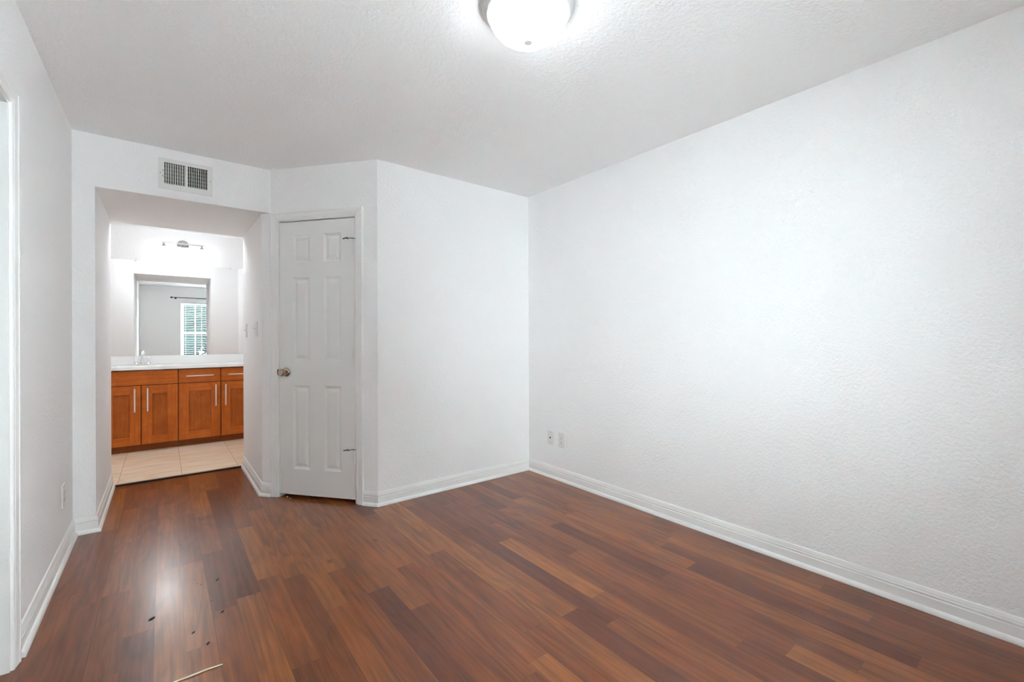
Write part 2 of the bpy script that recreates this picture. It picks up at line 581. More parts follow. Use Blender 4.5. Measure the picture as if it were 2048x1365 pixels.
WX0, WX1, WZ0, WZ1 = 0.335, 1.175, 0.58, 2.085          # window opening
bm = B()
box(bm, XL - 0.14, WX0, YW - 0.14, YW, 0, H)
box(bm, WX1, XR, YW - 0.14, YW, 0, H)
box(bm, WX0, WX1, YW - 0.14, YW, 0, WZ0)
box(bm, WX0, WX1, YW - 0.14, YW, WZ1, H)
struct('wall_window', bm, M['wall'], 'white window wall, seen in the vanity mirror', 'wall')

struct('wall_vanity', box(B(), VXL - 0.12, VXR + 0.12, YM, YM + 0.12, 0, H), M['wall'], 'bright white wall behind the vanity mirror', 'wall')
struct('wall_vanity_right', box(B(), VXR, VXR + 0.12, YI, YM, 0, H), M['wall'], 'white side wall at the right end of the vanity', 'wall')
bm = B()
box(bm, VXL - 0.12, VXL, YI - 0.12, YM, 0, H)
box(bm, VXL, XL - 0.14, YI - 0.12, YI, 0, H)
struct('wall_vanity_left', bm, M['wall'], 'white side wall of the vanity room left of the passage', 'wall')

# ------------------------------------------------------------------ baseboards with shoe moulding, mitred runs
PROF = [(0.0, 0.0), (0.026, 0.0), (0.0255, 0.007), (0.023, 0.014), (0.018, 0.020), (0.0125, 0.022), (0.0125, 0.060), (0.0115, 0.062),
        (0.0075, 0.0625), (0.0075, 0.066), (0.0115, 0.069), (0.0120, 0.075), (0.0095, 0.079), (0.0095, 0.083), (0.0075, 0.089), (0.005, 0.097), (0.0, 0.099)]


def base_run(pts, names, labels):
    pts = [Vector(p) for p in pts]
    nrm = []
    for a, b in zip(pts, pts[1:]):
        d = (b - a).normalized()
        nrm.append(Vector((-d.y, d.x)))            # room lies to the left of the run
    offs = []
    for i in range(len(pts)):
        if i == 0:
            offs.append(nrm[0])
        elif i == len(pts) - 1:
            offs.append(nrm[-1])
        else:
            s = nrm[i - 1] + nrm[i]
            offs.append(s / s.dot(nrm[i]))
    for i, (nm, lb) in enumerate(zip(names, labels)):
        bm = B()
        ends = []
        for k in (i, i + 1):
            ends.append([bm.verts.new((pts[k].x + offs[k].x * d, pts[k].y + offs[k].y * d, z)) for d, z in PROF])
        n = len(PROF)
        for q in range(n):
            bm.faces.new((ends[0][q], ends[0][(q + 1) % n], ends[1][(q + 1) % n], ends[1][q]))
        bm.faces.new(ends[0])
        bm.faces.new(ends[1][::-1])
        tag(obj(nm, bm, M['trim']), lb, 'baseboard', kind='structure')


base_run([(XR, YW), (XR, YB), (XP, YB), apt(0.770)], ['baseboard_right', 'baseboard_back', 'baseboard_angled_right'],
         ['white baseboard along the long right wall', 'white baseboard along the back wall right of the closet', 'short white baseboard right of the closet door'])
base_run([apt(0.008), (XJR, YJ), (XJR, YT - 0.002)], ['baseboard_angled_left', 'baseboard_passage_right'],
         ['short white baseboard left of the closet door', 'white baseboard on the right side of the passage'])
base_run([(XJL, YT - 0.002), (XJL, YA), (XL, YA), (XL, DY1 + 0.064)], ['baseboard_passage_left', 'baseboard_stub', 'baseboard_left'],
         ['white baseboard on the left side of the passage', 'very short white baseboard in the left far corner', 'white baseboard along the left wall past the doorway'])
base_run([(XL, DY0 - 0.064), (XL, YW), (XR, YW)], ['baseboard_left_near', 'baseboard_window'],
         ['white baseboard on the left wall before the doorway', 'white baseboard under the window'])

# ------------------------------------------------------------------ door casings
CPROF = [(0.0, 0.0), (0.0, 0.007), (0.003, 0.010), (0.010, 0.0105), (0.013, 0.009), (0.016, 0.0115), (0.028, 0.0135), (0.038, 0.0155),
         (0.041, 0.0142), (0.045, 0.0175), (0.051, 0.0180), (0.054, 0.0165), (0.0545, 0.0)]


def casing(bm, xi0, xi1, zi, prof=CPROF, z0=0.0):
    """U of moulding in the x-z plane standing out toward -y"""
    path = [((xi0, z0), (-1, 0)), ((xi0, zi), (-1, 1)), ((xi1, zi), (1, 1)), ((xi1, z0), (1, 0))]
    rings = [[bm.verts.new((px + ox * w, -t, pz + oz * w)) for w, t in prof] for (px, pz), (ox, oz) in path]
    n = len(prof)
    for a, b in zip(rings, rings[1:]):
        for q in range(n):
            bm.faces.new((a[q], a[(q + 1) % n], b[(q + 1) % n], b[q]))
    bm.faces.new(rings[0])
    bm.faces.new(rings[-1][::-1])
    return bm


# ------------------------------------------------------------------ closet door (angled wall)
d1 = thing('door_1', 'white six panel closet door with bronze knob in the angled wall', 'door', (XQ, YA, 0), ANG, kind='structure')
SX0, SX1, SZ0, SZ1 = 0.0762, 0.6985, 0.027, 2.0410
obj('casing', casing(B(), 0.064, 0.7150, 2.060), M['trim'], d1)
bm = B()
box(bm, DXL, 0.0728, 0.0, 0.108, 0, 2.050)
box(bm, 0.7035, DXR, 0.0, 0.108, 0, 2.050)
box(bm, DXL, DXR, 0.0, 0.108, 2.050, DZ)
obj('jamb', bm, M['trim'], d1)


def panel_face(bm, xs, zs, panels, yf):
    """front face at y=yf with recessed raised panels; panels = set of (i,j) cells"""
    for i in range(len(xs) - 1):
        for j in range(len(zs) - 1):
            x0, x1, z0, z1 = xs[i], xs[i + 1], zs[j], zs[j + 1]
            if (i, j) not in panels:
                bm.faces.new([bm.verts.new(p) for p in ((x0, yf, z0), (x1, yf, z0), (x1, yf, z1), (x0, yf, z1))])
                continue
            steps = [(0, 0), (0.004, 0.0035), (0.012, 0.0065), (0.017, 0.0085), (0.021, 0.0085), (0.042, 0.0015), (0.0435, 0.0010)]
            rings = []
            for w, dep in steps:
                rings.append([bm.verts.new(p) for p in ((x0 + w, yf + dep, z0 + w), (x1 - w, yf + dep, z0 + w), (x1 - w, yf + dep, z1 - w), (x0 + w, yf + dep, z1 - w))])
            for a, b in zip(rings, rings[1:]):
                for q in range(4):
                    bm.faces.new((a[q], a[(q + 1) % 4], b[(q + 1) % 4], b[q]))
            bm.faces.new(rings[-1])


bm = B()
xs = [SX0, 0.188, 0.332, 0.449, 0.589, SX1]
zs = [SZ0, 0.217, 0.834, 1.013, 1.628, 1.735, 1.942, SZ1]
panel_face(bm, xs, zs, {(i, j) for i in (1, 3) for j in (1, 3, 5)}, 0.003)
bmesh.ops.remove_doubles(bm, verts=bm.verts, dist=1e-5)
for (xa, xb, za, zb) in ((SX0, SX0, SZ0, SZ1), (SX1, SX1, SZ0, SZ1)):
    bm.faces.new([bm.verts.new(p) for p in ((xa, 0.003, za), (xa, 0.038, za), (xa, 0.038, zb), (xa, 0.003, zb))])
for z in (SZ0, SZ1):
    bm.faces.new([bm.verts.new(p) for p in ((SX0, 0.003, z), (SX1, 0.003, z), (SX1, 0.038, z), (SX0, 0.038, z))])
bm.faces.new([bm.verts.new(p) for p in ((SX0, 0.038, SZ0), (SX1, 0.038, SZ0), (SX1, 0.038, SZ1), (SX0, 0.038, SZ1))])
obj('door_leaf', bm, M['door'], d1)

for zc, stop in ((1.836, True), (1.080, False), (0.332, True)):
    bm = B()
    for q in range(5):
        lathe(bm, [(0, 0), (0.0062, 0.0), (0.0062, 0.0195), (0, 0.0195)], (0.7015, -0.0075, zc - 0.0515 + q * 0.0206), seg=16)
    lathe(bm, [(0, 0), (0.0048, 0.001), (0.0052, 0.004), (0.003, 0.007), (0, 0.0075)], (0.7015, -0.0075, zc + 0.0515), seg=12)
    lathe(bm, [(0, -0.006), (0.0035, -0.005), (0.005, 0.0), (0, 0.0)], (0.7015, -0.0075, zc - 0.0515), seg=12)
    box(bm, 0.686, 0.7015, -0.002, 0.0035, zc - 0.051, zc + 0.051)
    h = obj('hinge', bm, M['door'], d1, True)
    if stop:
        bm = B()
        zt = zc + 0.056
        lathe(bm, [(0, 0), (0.009, 0), (0.009, 0.003), (0, 0.003)], (0.7015, -0.0075, zt - 0.003), seg=14)
        tube(bm, [(0.700, -0.010, zt), (0.676, -0.022, zt), (0.666, -0.028, zt - 0.004)], 0.0026, 8)
        tube(bm, [(0.666, -0.030, zt - 0.008), (0.664, -0.029, zt + 0.002), (0.630, -0.034, zt - 0.006)], [0.005, 0.0045, 0.0038], 10)
        s = obj('hinge_pin_stop', bm, M['darkmetal'], h, True)
        s['label'] = 'dark metal door stop rod'

kn = obj('door_knob', lathe(B(), [(0, 0.0), (0.032, 0.0), (0.033, 0.004), (0.030, 0.009), (0.022, 0.013), (0.013, 0.016), (0.0115, 0.026), (0.015, 0.030),
                                  (0.025, 0.034), (0.0272, 0.040), (0.0265, 0.050), (0.0235, 0.060), (0.021, 0.0625), (0, 0.0632)],
                            (0.131, 0.003, 0.930), '-Y', 36), M['bronze'], d1, True)
kn['label'] = 'bronze round door knob'
bm = B()
lathe(bm, [(0, 0), (0.024, 0), (0.024, 0.004), (0, 0.004)], (0.078, -0.007, 0.930), '-Y', 28)
for v in list(bm.verts):
    v.co.x = 0.062 + min(max(v.co.x - 0.054, 0), 0.020) * 0.55
sp = obj('strike_plate', bm, M['darkmetal'], d1)
sp['label'] = 'dark strike plate lip'

# ------------------------------------------------------------------ doorway on the left wall
d2 = thing('door_2', 'white cased doorway opening at the left edge of the photo', 'doorway', (XL, DY0, 0), R90, kind='structure')
W2 = DY1 - DY0
obj('casing', casing(B(), 0.006, W2 - 0.006, DTOP - 0.022), M['trim'], d2)
bm = B()
box(bm, 0.0, 0.014, 0.0, 0.14, 0, DTOP)
box(bm, W2 - 0.014, W2, 0.0, 0.14, 0, DTOP)
box(bm, 0.014, W2 - 0.014, 0.0, 0.14, DTOP - 0.030, DTOP)
obj('jamb', bm, M['trim'], d2)

# ------------------------------------------------------------------ window (seen in the mirror)
def window(num, wx, where, blind):
    w1 = thing('window_%d' % num, 'white framed window behind the camera, %s' % where, 'window', (wx, YW, WZ0), 0, kind='structure')
    ww, wh = WX1 - WX0, WZ1 - WZ0
    ZR = 1.325 - WZ0
    bm = B()
    for a in ((0, 0.035, 0, wh), (ww - 0.035, ww, 0, wh), (0.035, ww - 0.035, 0, 0.035), (0.035, ww - 0.035, wh - 0.035, wh)):
        box(bm, a[0], a[1], -0.135, -0.085, a[2], a[3])
    obj('window_frame', bm, M['vinyl'], w1)
    for nm, z0, z1, y in (('upper_sash', ZR - 0.02, wh - 0.036, -0.118), ('lower_sash', 0.036, ZR + 0.02, -0.098)):
        bm = B()
        x0, x1 = 0.036, ww - 0.036
        box(bm, x0, x0 + 0.03, y - 0.012, y + 0.008, z0, z1)
        box(bm, x1 - 0.03, x1, y - 0.012, y + 0.008, z0, z1)
        box(bm, x0 + 0.03, x1 - 0.03, y - 0.012, y + 0.008, z0, z0 + 0.035)
        box(bm, x0 + 0.03, x1 - 0.03, y - 0.012, y + 0.008, z1 - 0.035, z1)
        for k in (1, 2):
            xm = x0 + (x1 - x0) * k / 3
            box(bm, xm - 0.009, xm + 0.009, y - 0.008, y + 0.004, z0 + 0.035, z1 - 0.035)
        s = obj(nm, bm, M['vinyl'], w1)
        obj('pane', box(B(), x0 + 0.031, x1 - 0.031, y - 0.0015, y + 0.0005, z0 + 0.036, z1 - 0.036), M['pane'], s)
    obj('window_sill', box(B(), -0.03 if num == 1 else 0.0, ww + 0.03, -0.085, 0.025, -0.02, 0.0, 0.003), M['trim'], w1)

    vb = thing('window_blind', 'white horizontal slat blind with open slats, %s' % blind, 'blind', (wx, YW, WZ0))
    obj('headrail', box(B(), 0.012, ww - 0.012, -0.068, -0.012, wh - 0.045, wh - 0.002, 0.003), M['slat'], vb)
    bm = B()
    zz = 0.035
    while zz < wh - 0.06:
        g = bmesh.ops.create_cube(bm, size=1.0)
        R = Matrix.Rotation(math.radians(4), 3, 'X')
        for v in g['verts']:
            p = R @ Vector((v.co.x * (ww - 0.03), v.co.y * 0.048, v.co.z * 0.003))
            v.co = p + Vector((ww / 2, -0.040, zz))
        zz += 0.044
    obj('slats', bm, M['slat'], vb)
    obj('bottom_rail', box(B(), 0.014, ww - 0.014, -0.062, -0.018, 0.003, 0.018, 0.003), M['slat'], vb)
    bm = B()
    for x in (0.10, ww / 2, ww - 0.10):
        for y in (-0.0655, -0.0145):
            tube(bm, [(x, y, 0.014), (x, y, wh - 0.03)], 0.0012, 6)
    obj('ladder_cord', bm, M['slat'], vb)


window(1, WX0, 'seen in the vanity mirror', 'in the window seen in the vanity mirror')
ww = WX1 - WX0
cr = thing('curtain_rod', 'thin black curtain rod above the window seen in the mirror', 'curtain rod', (WX0 - 0.15, YW, 2.172))
obj('rod', tube(B(), [(0, 0.075, 0), (ww + 0.30, 0.075, 0)], 0.008, 14), M['black'], cr, True)
for x, sgn in ((0.0, -1), (ww + 0.30, 1)):
    obj('finial', lathe(B(), [(0, 0), (0.010, 0), (0.010, 0.008 * sgn), (0.017, 0.014 * sgn), (0.022, 0.026 * sgn), (0.018, 0.040 * sgn), (0, 0.047 * sgn)],
                        (x, 0.075, 0), 'X', 20), M['black'], cr, True)
for x in (0.055, ww + 0.245):
    bm = B()
    tube(bm, [(x, 0.003, -0.012), (x, 0.050, -0.014), (x, 0.075, -0.010)], 0.005, 8)
    lathe(bm, [(0, 0), (0.020, 0), (0.020, -0.004), (0, -0.004)], (x, 0.0, -0.012), '-Y', 18)
    lathe(bm, [(0.009, -0.007), (0.014, -0.007), (0.014, 0.007), (0.009, 0.007)], (x, 0.075, 0), 'X', 18)
    obj('bracket', bm, M['black'], cr, True)

# ------------------------------------------------------------------ air vent
av = thing('air_vent', 'white metal wall register with two banks of upright louvres above the passage', 'vent', (-0.0225, YA, 2.1735))
fw, fh = 0.297, 0.2015
bm = B()
hx0, hx1, hz0, hz1 = 0.0325, 0.2695, 0.036, 0.1755
for a in ((0, hx0, 0, fh), (hx1, fw, 0, fh), (hx0, hx1, 0, hz0), (hx0, hx1, hz1, fh), (0.144, 0.158, hz0, hz1)):
    box(bm, a[0], a[1], -0.006, 0.0, a[2], a[3])
# bevelled rim
box(bm, 0.003, fw - 0.003, -0.0075, -0.006, 0.003, 0.010)
box(bm, 0.003, fw - 0.003, -0.0075, -0.006, fh - 0.010, fh - 0.003)
box(bm, 0.003, 0.010, -0.0075, -0.006, 0.010, fh - 0.010)
box(bm, fw - 0.010, fw - 0.003, -0.0075, -0.006, 0.010, fh - 0.010)
obj('vent_frame', bm, M['plastic'], av)
for side, (x0, x1) in enumerate(((hx0, 0.144), (0.158, hx1))):
    for k in range(9):
        xc = x0 + (x1 - x0) * (k + 0.5) / 9 + (0.0022 if side == 0 else 0.0022)
        bm = B()
        ang = math.radians(62 if side == 0 else 108)
        g = bmesh.ops.create_cube(bm, size=1.0)
        R = Matrix.Rotation(ang, 3, 'Z')
        for v in g['verts']:
            v.co = R @ Vector((v.co.x * 0.014, v.co.y * 0.0016, v.co.z * (hz1 - hz0))) + Vector((xc + 0.001, 0.0045, (hz0 + hz1) / 2))
        obj('louvre', bm, M['plastic'], av)
bm = B()
for k in range(6):
    z = hz0 + 0.008 + (hz1 - hz0 - 0.016) * k / 5
    box(bm, 0.030, 0.272, 0.018, 0.022, z - 0.0055, z + 0.0055)
dp = obj('damper', bm, M['damper'], av)
dp['label'] = 'grey damper blades behind the louvres'
bm = B()
X0, X1, Z0, Z1 = 0.0265, 0.2735, 0.0315, 0.1795
box(bm, X0, X1, 0.120, 0.124, Z0, Z1)
box(bm, X0, X0 + 0.002, 0.0005, 0.12, Z0, Z1)
box(bm, X1 - 0.002, X1, 0.0005, 0.12, Z0, Z1)
box(bm, X0, X1, 0.0005, 0.12, Z0, Z0 + 0.002)
box(bm, X0, X1, 0.0005, 0.12, Z1 - 0.002, Z1)
du = obj('duct', bm, M['duct'], av)
du['label'] = 'dark duct inside the wall'
for x, z in ((0.012, fh / 2), (fw - 0.012, fh / 2)):
    obj('screw', lathe(B(), [(0, 0.0), (0.004, 0.0), (0.0035, 0.0015), (0, 0.002)], (x, -0.0060, z), '-Y', 14), M['screw'], av)
for z in (0.083, 0.118):
    obj('lever_slot', lathe(B(), [(0, 0.0), (0.0028, 0.0), (0.0028, 0.0006), (0, 0.0006)], (0.0255, -0.006, z), '-Y', 12), M['slot'], av)


# ------------------------------------------------------------------ outlets, cable plate, switches
def plate(bm, w, h, t=0.006):
    box(bm, -w / 2, w / 2, -t, 0.0, -h / 2, h / 2, 0.0022)
    return bm


def outlet(loc, rz, label):
    o = thing('wall_outlet', label, 'outlet', loc, rz)
    obj('cover_plate', plate(B(), 0.078, 0.124), M['plastic'], o)
    for s in (1, -1):
        bm = B()
        lathe(bm, [(0, 0), (0.0172, 0), (0.0172, 0.0018), (0.0160, 0.0024), (0, 0.0024)], (0, -0.006, s * 0.0195), '-Y', 28)
        for v in bm.verts:
            v.co.z = s * 0.0195 + max(min(v.co.z - s * 0.0195, 0.0135), -0.0135)
        r = obj('receptacle', bm, M['plastic'], o)
        bm = B()
        box(bm, -0.0075, -0.0052, -0.0089, -0.0080, s * 0.0195 + 0.000, s * 0.0195 + 0.0085)
        box(bm, 0.0052, 0.0075, -0.0089, -0.0080, s * 0.0195 + 0.001, s * 0.0195 + 0.0080)
        lathe(bm, [(0, 0), (0.0028, 0), (0.0028, 0.0006), (0, 0.0006)], (0, -0.0083, s * 0.0195 - 0.0075), '-Y', 12)
        obj('slot', bm, M['slot'], r)
    obj('screw', lathe(B(), [(0, 0), (0.003, 0), (0.0026, 0.001), (0, 0.0012)], (0, -0.006, 0), '-Y', 12), M['screw'], o)
    return o


outlet((XR, 2.6165, 0.3335), -R90, 'white duplex power outlet low on the right wall, beside the cable plate')
outlet((XL, 3.385, 0.332), R90, 'white duplex power outlet low on the left wall by the passage')
cp = thing('cable_plate', 'white cable jack plate with one dark centre socket low on the right wall', 'wall plate', (XR, 2.750, 0.333), -R90)
obj('cover_plate', plate(B(), 0.073, 0.118), M['plastic'], cp)
cj = obj('coaxial_jack', lathe(B(), [(0, 0), (0.0062, 0), (0.0062, 0.003), (0.0045, 0.004), (0.0045, 0.008), (0, 0.008)], (0, -0.006, 0.002), '-Y', 18), M['darkmetal'], cp)
for z in (0.043, -0.043):
    obj('screw', lathe(B(), [(0, 0), (0.0036, 0), (0.003, 0.001), (0, 0.0014)], (0, -0.006, z), '-Y', 12), M['screw'], cp)


def switch(loc, w, toggles, label):
    o = thing('light_switch', label, 'switch', loc, -R90)
    obj('cover_plate', plate(B(), w, 0.121, 0.007), M['plastic'], o)
    for x in toggles:
        bm = B()
        box(bm, x - 0.0052, x + 0.0052, -0.0082, -0.007, -0.0125, 0.0125)
        prism2 = [(-0.0075, -0.005), (-0.0075, 0.006), (-0.021, 0.0115), (-0.0225, 0.006)]
        lo = [bm.verts.new((x - 0.004, y, z)) for y, z in prism2]
        hi = [bm.verts.new((x + 0.004, y, z)) for y, z in prism2]
        bm.faces.new(lo)
        bm.faces.new(hi[::-1])
        for q in range(4):
            bm.faces.new((lo[q], lo[(q + 1) % 4], hi[(q + 1) % 4], hi[q]))
        obj('toggle', bm, M['plastic'], o)
        for z in (0.030, -0.030):
            obj('screw', lathe(B(), [(0, 0), (0.003, 0), (0.0026, 0.001), (0, 0.0012)], (x, -0.007, z), '-Y', 12), M['screw'], o)
    return o


switch((XJR, 4.030, 1.255), 0.116, (-0.023, 0.023), 'white double toggle switch on the passage side, nearer the closet door')
switch((XJR, 4.555, 1.250), 0.073, (0.0,), 'white single toggle switch deeper in the passage, nearer the vanity')

# ------------------------------------------------------------------ ceiling light
def ceiling_lamp(loc, label, glass):
    cl = thing('ceiling_light', label, 'ceiling light', loc)
    obj('pan', lathe(B(), [(0, 0), (0.172, 0.0), (0.176, -0.004), (0.176, -0.012), (0.173, -0.020), (0.166, -0.026), (0.160, -0.038), (0.153, -0.043), (0.148, -0.043), (0.148, -0.030), (0.0, -0.020)],
                     seg=72), M['pan'], cl, True)
    obj('glass_dome', lathe(B(), [(0.1385, -0.034), (0.1470, -0.038), (0.1475, -0.047), (0.145, -0.060), (0.137, -0.076), (0.122, -0.094), (0.100, -0.111), (0.073, -0.125), (0.045, -0.134), (0.02, -0.138), (0, -0.139)],
                            seg=72), glass, cl, True)
    obj('finial', lathe(B(), [(0, -0.1385), (0.0150, -0.1385), (0.0150, -0.1425), (0.0130, -0.1438), (0, -0.1443)], seg=20), M['finial'], cl, True)


ceiling_lamp((1.092, 1.282, H), 'round flush mount ceiling light with glowing white glass dome at the top of the photo', M['lampglass'])
ceiling_lamp((0.02, 5.16, H), 'round flush mount ceiling light added to brighten the vanity room, unseen above the passage soffit', M['fillglass'])  # assumed lamp, out of view, added as fill for passage and cabinet fronts

# ------------------------------------------------------------------ vanity: cabinets
YF = 5.968      # door faces
CZ = 0.862      # cabinet top


def shaker(x0, x1, z0, z1):
    """framed door front: stiles, rails and a recessed panel"""
    bm = B()
    s = 0.0875
    box(bm, x0, x0 + s, YF, YF + 0.019, z0, z1, 0.0012)
    box(bm, x1 - s, x1, YF, YF + 0.019, z0, z1, 0.0012)
    return bm, s


def cab_door(parent, px, x0, x1, hx, z0=0.088, z1=0.698):
    bm, s = shaker(x0 - px, x1 - px, z0, z1)
    d = obj('door', bm, M['wood_v'], parent)
    for za, zb in ((z0, z0 + s), (z1 - s, z1)):
        obj('rail', box(B(), x0 - px + s, x1 - px - s, YF + 0.0006, YF + 0.0186, za, zb, 0.0012), M['wood_h'], d)
    obj('door_panel', box(B(), x0 - px + s - 0.002, x1 - px - s + 0.002, YF + 0.012, YF + 0.017, z0 + s - 0.002, z1 - s + 0.002), M['wood_p'], d)
    bar_handle(d, hx - px, (0.431, 0.671), True)


def bar_handle(parent, c, span, vertical, z=0.778):
    bm = B()
    a, b = span
    if vertical:
        box(bm, c - 0.006, c + 0.006, YF - 0.034, YF - 0.024, a, b, 0.0015)
        for q in (a + 0.03, b - 0.03):
            lathe(bm, [(0.004, 0), (0.004, 0.026)], (c, YF, q), '-Y', 10)
    else:
        box(bm, a, b, YF - 0.034, YF - 0.024, z - 0.006, z + 0.006, 0.0015)
        for q in (a + 0.03, b - 0.03):
            lathe(bm, [(0.004, 0), (0.004, 0.026)], (q, YF, z), '-Y', 10)
    h = obj('handle', bm, M['handle'], parent)
    h['label'] = 'pale steel bar handle'


def cabinet(name, x0, x1, label):
    c = thing(name, label, 'cabinet', ((x0 + x1) / 2, 0, 0.0))
    px = (x0 + x1) / 2
    yb = YM - 0.004
    bm = B()
    box(bm, x0 - px, x0 - px + 0.016, YF + 0.022, yb, 0.082, CZ - 0.004)
    box(bm, x1 - px - 0.016, x1 - px, YF + 0.022, yb, 0.082, CZ - 0.004)
    box(bm, x0 - px + 0.016, x1 - px - 0.016, yb - 0.010, yb, 0.082, CZ - 0.004)
    box(bm, x0 - px + 0.016, x1 - px - 0.016, YF + 0.022, yb - 0.010, 0.082, 0.098)
    box(bm, x0 - px + 0.016, x1 - px - 0.016, YF + 0.022, YF + 0.040, 0.690, 0.712)
    obj('carcass', bm, M['wood_in'], c)
    obj('toe_kick', box(B(), x0 - px, x1 - px, 6.035, 6.050, TZ, 0.080), M['wood_d'], c)
    return c, px


G = 0.003
c, px = cabinet('sink_cabinet', -0.4855, 0.1275, 'orange brown wood sink cabinet with two doors under the faucet')
cab_door(c, px, -0.4855 + G, -0.179 - G, -0.2285)
cab_door(c, px, -0.179 + G, 0.1275 - G, -0.126)
obj('false_front', box(B(), -0.4855 + G - px, 0.1275 - G - px, YF, YF + 0.019, 0.7045, CZ - 0.010, 0.0012), M['wood_h'], c)
c, px = cabinet('drawer_cabinet', 0.1285, 0.5125, 'orange brown wood cabinet with one drawer over one door, right beside the sink cabinet')
cab_door(c, px, 0.1285 + G, 0.5125 - G, 0.464)
dr = obj('drawer', box(B(), 0.1285 + G - px, 0.5125 - G - px, YF, YF + 0.019, 0.7045, CZ - 0.010, 0.0012), M['wood_h'], c)
bar_handle(dr, 0, (0.197 - px, 0.443 - px), False)
c, px = cabinet('drawer_cabinet', 0.5135, 0.8975, 'orange brown wood drawer cabinet cut off by the right side of the passage')
cab_door(c, px, 0.5135 + G, 0.8975 - G, 0.557)
dr = obj('drawer', box(B(), 0.5135 + G - px, 0.8975 - G - px, YF, YF + 0.019, 0.7045, CZ - 0.010, 0.0012), M['wood_h'], c)
bar_handle(dr, 0, (0.582 - px, 0.828 - px), False)
fl = obj('filler_panel', box(B(), 0.8985, VXR - 0.001, YF + 0.022, YF + 0.040, TZ, CZ - 0.004), M['wood_v'])
tag(fl, 'narrow orange brown wood filler strip between the last cabinet and the side wall', 'filler panel')

# countertop with its basin and backsplash
CX, CY = -0.179, 6.235
ct = thing('vanity_countertop', 'white cultured marble countertop with backsplash and oval basin', 'countertop', (CX, CY, CZ))
x0, x1, y0, y1 = -0.515 - CX, VXR - 0.002 - CX, 5.945 - CY, YM - 0.002 - CY
zt = 0.030
bm = B()
N = 64
inner, outer = [], []
ea, eb, ecy = 0.205, 0.150, -0.035
for i in range(N):
    a = 2 * math.pi * (i + 0.5) / N
    ca, sa = math.cos(a), math.sin(a)
    inner.append((ea * ca, ecy + eb * sa))
    tx = (x1 if ca > 0 else x0) / ca if abs(ca) > 1e-9 else 1e9
    ty = ((y1 - ecy) if sa > 0 else (y0 - ecy)) / sa if abs(sa) > 1e-9 else 1e9
    k = min(tx, ty)
    outer.append((ca * k, ecy + sa * k))
for cx_, cy_ in ((x0, y0), (x1, y0), (x1, y1), (x0, y1)):
    j = min(range(N), key=lambda q: (outer[q][0] - cx_) ** 2 + (outer[q][1] - cy_) ** 2)
    outer[j] = (cx_, cy_)
vi = [bm.verts.new((x, y, zt)) for x, y in inner]
vo = [bm.verts.new((x, y, zt)) for x, y in outer]
vb2 = [bm.verts.new((x, y, 0.0)) for x, y in outer]
vib = [bm.verts.new((x, y, 0.0)) for x, y in inner]
for i in range(N):
    j = (i + 1) % N
    bm.faces.new((vi[i], vi[j], vo[j], vo[i]))
    bm.faces.new((vo[i], vo[j], vb2[j], vb2[i]))
    bm.faces.new((vb2[i], vb2[j], vib[j], vib[i]))
    bm.faces.new((vib[i], vib[j], vi[j], vi[i]))
obj('counter_slab', bm, M['stone'], ct)
bm = B()
rings = []
for s, z in ((0.999, zt - 0.001), (0.97, 0.015), (0.93, -0.02), (0.84, -0.07), (0.65, -0.105), (0.35, -0.118), (0.08, -0.122)):
    rings.append([bm.verts.new((x * s, ecy + (y - ecy) * s, z)) for x, y in inner])
for a, b in zip(rings, rings[1:]):
    for i in range(N):
        j = (i + 1) % N
        bm.faces.new((a[i], a[j], b[j], b[i]))
bm.faces.new(rings[-1])
obj('basin', bm, M['stone'], ct, True)
obj('backsplash', box(B(), x0, x1, YM - 0.022 - CY, YM - 0.002 - CY, zt + 0.0005, 0.990 - CZ, 0.003), M['stone'], ct)

# faucet
FY = 6.415
fa = thing('faucet', 'chrome two handle faucet with white lever knobs on the white countertop', 'faucet', (CX, FY, CZ + zt))
bm = B()
box(bm, -0.080, 0.080, -0.026, 0.026, 0.0, 0.012, 0.005)
lathe(bm, [(0.024, 0.010), (0.021, 0.020), (0.017, 0.045), (0.016, 0.065), (0, 0.068)], (0, 0, 0), 'Z', 24)
obj('base', bm, M['chrome'], fa, True)
obj('spout', tube(B(), [(0, 0.004, 0.05), (0, 0.0, 0.095), (0, -0.020, 0.130), (0, -0.060, 0.145), (0, -0.100, 0.135), (0, -0.116, 0.112)],
                  [0.014, 0.0135, 0.013, 0.0125, 0.012, 0.0115], 18), M['chrome'], fa, True)
for x in (-0.052, 0.052):
    bm = B()
    lathe(bm, [(0.026, 0.010), (0.023, 0.018), (0.017, 0.028), (0.015, 0.038), (0, 0.040)], (x, 0, 0), 'Z', 22)
    st = obj('valve', bm, M['chrome'], fa, True)
    hd = obj('lever_knob', lathe(B(), [(0, 0.040), (0.012, 0.041), (0.019, 0.055), (0.022, 0.075), (0.020, 0.090), (0.012, 0.097), (0, 0.098)], (x, 0, 0), 'Z', 12), M['acrylic'], st, True)
    hd['label'] = 'white lever knob'
obj('lift_rod', tube(B(), [(0, 0.019, 0.012), (0, 0.019, 0.105), (0, 0.019, 0.112)], [0.003, 0.003, 0.006], 10), M['chrome'], fa, True)

# mirror
mr = thing('wall_mirror', 'wide frameless mirror above the vanity reflecting the passage and window', 'mirror', (0.21, YM, 0.993))
mx0, mx1 = -0.515 - 0.21, VXR - 0.012 - 0.21
obj('mirror_glass', box(B(), mx0, mx1, -0.006, -0.001, 0.0, 2.062 - 0.993), M['mirror'], mr)
for x in (-0.45, 0.0, 0.45):
    obj('clip', box(B(), x - 0.010, x + 0.010, -0.010, -0.0062, 1.055, 1.078, 0.002), M['plastic'], mr)

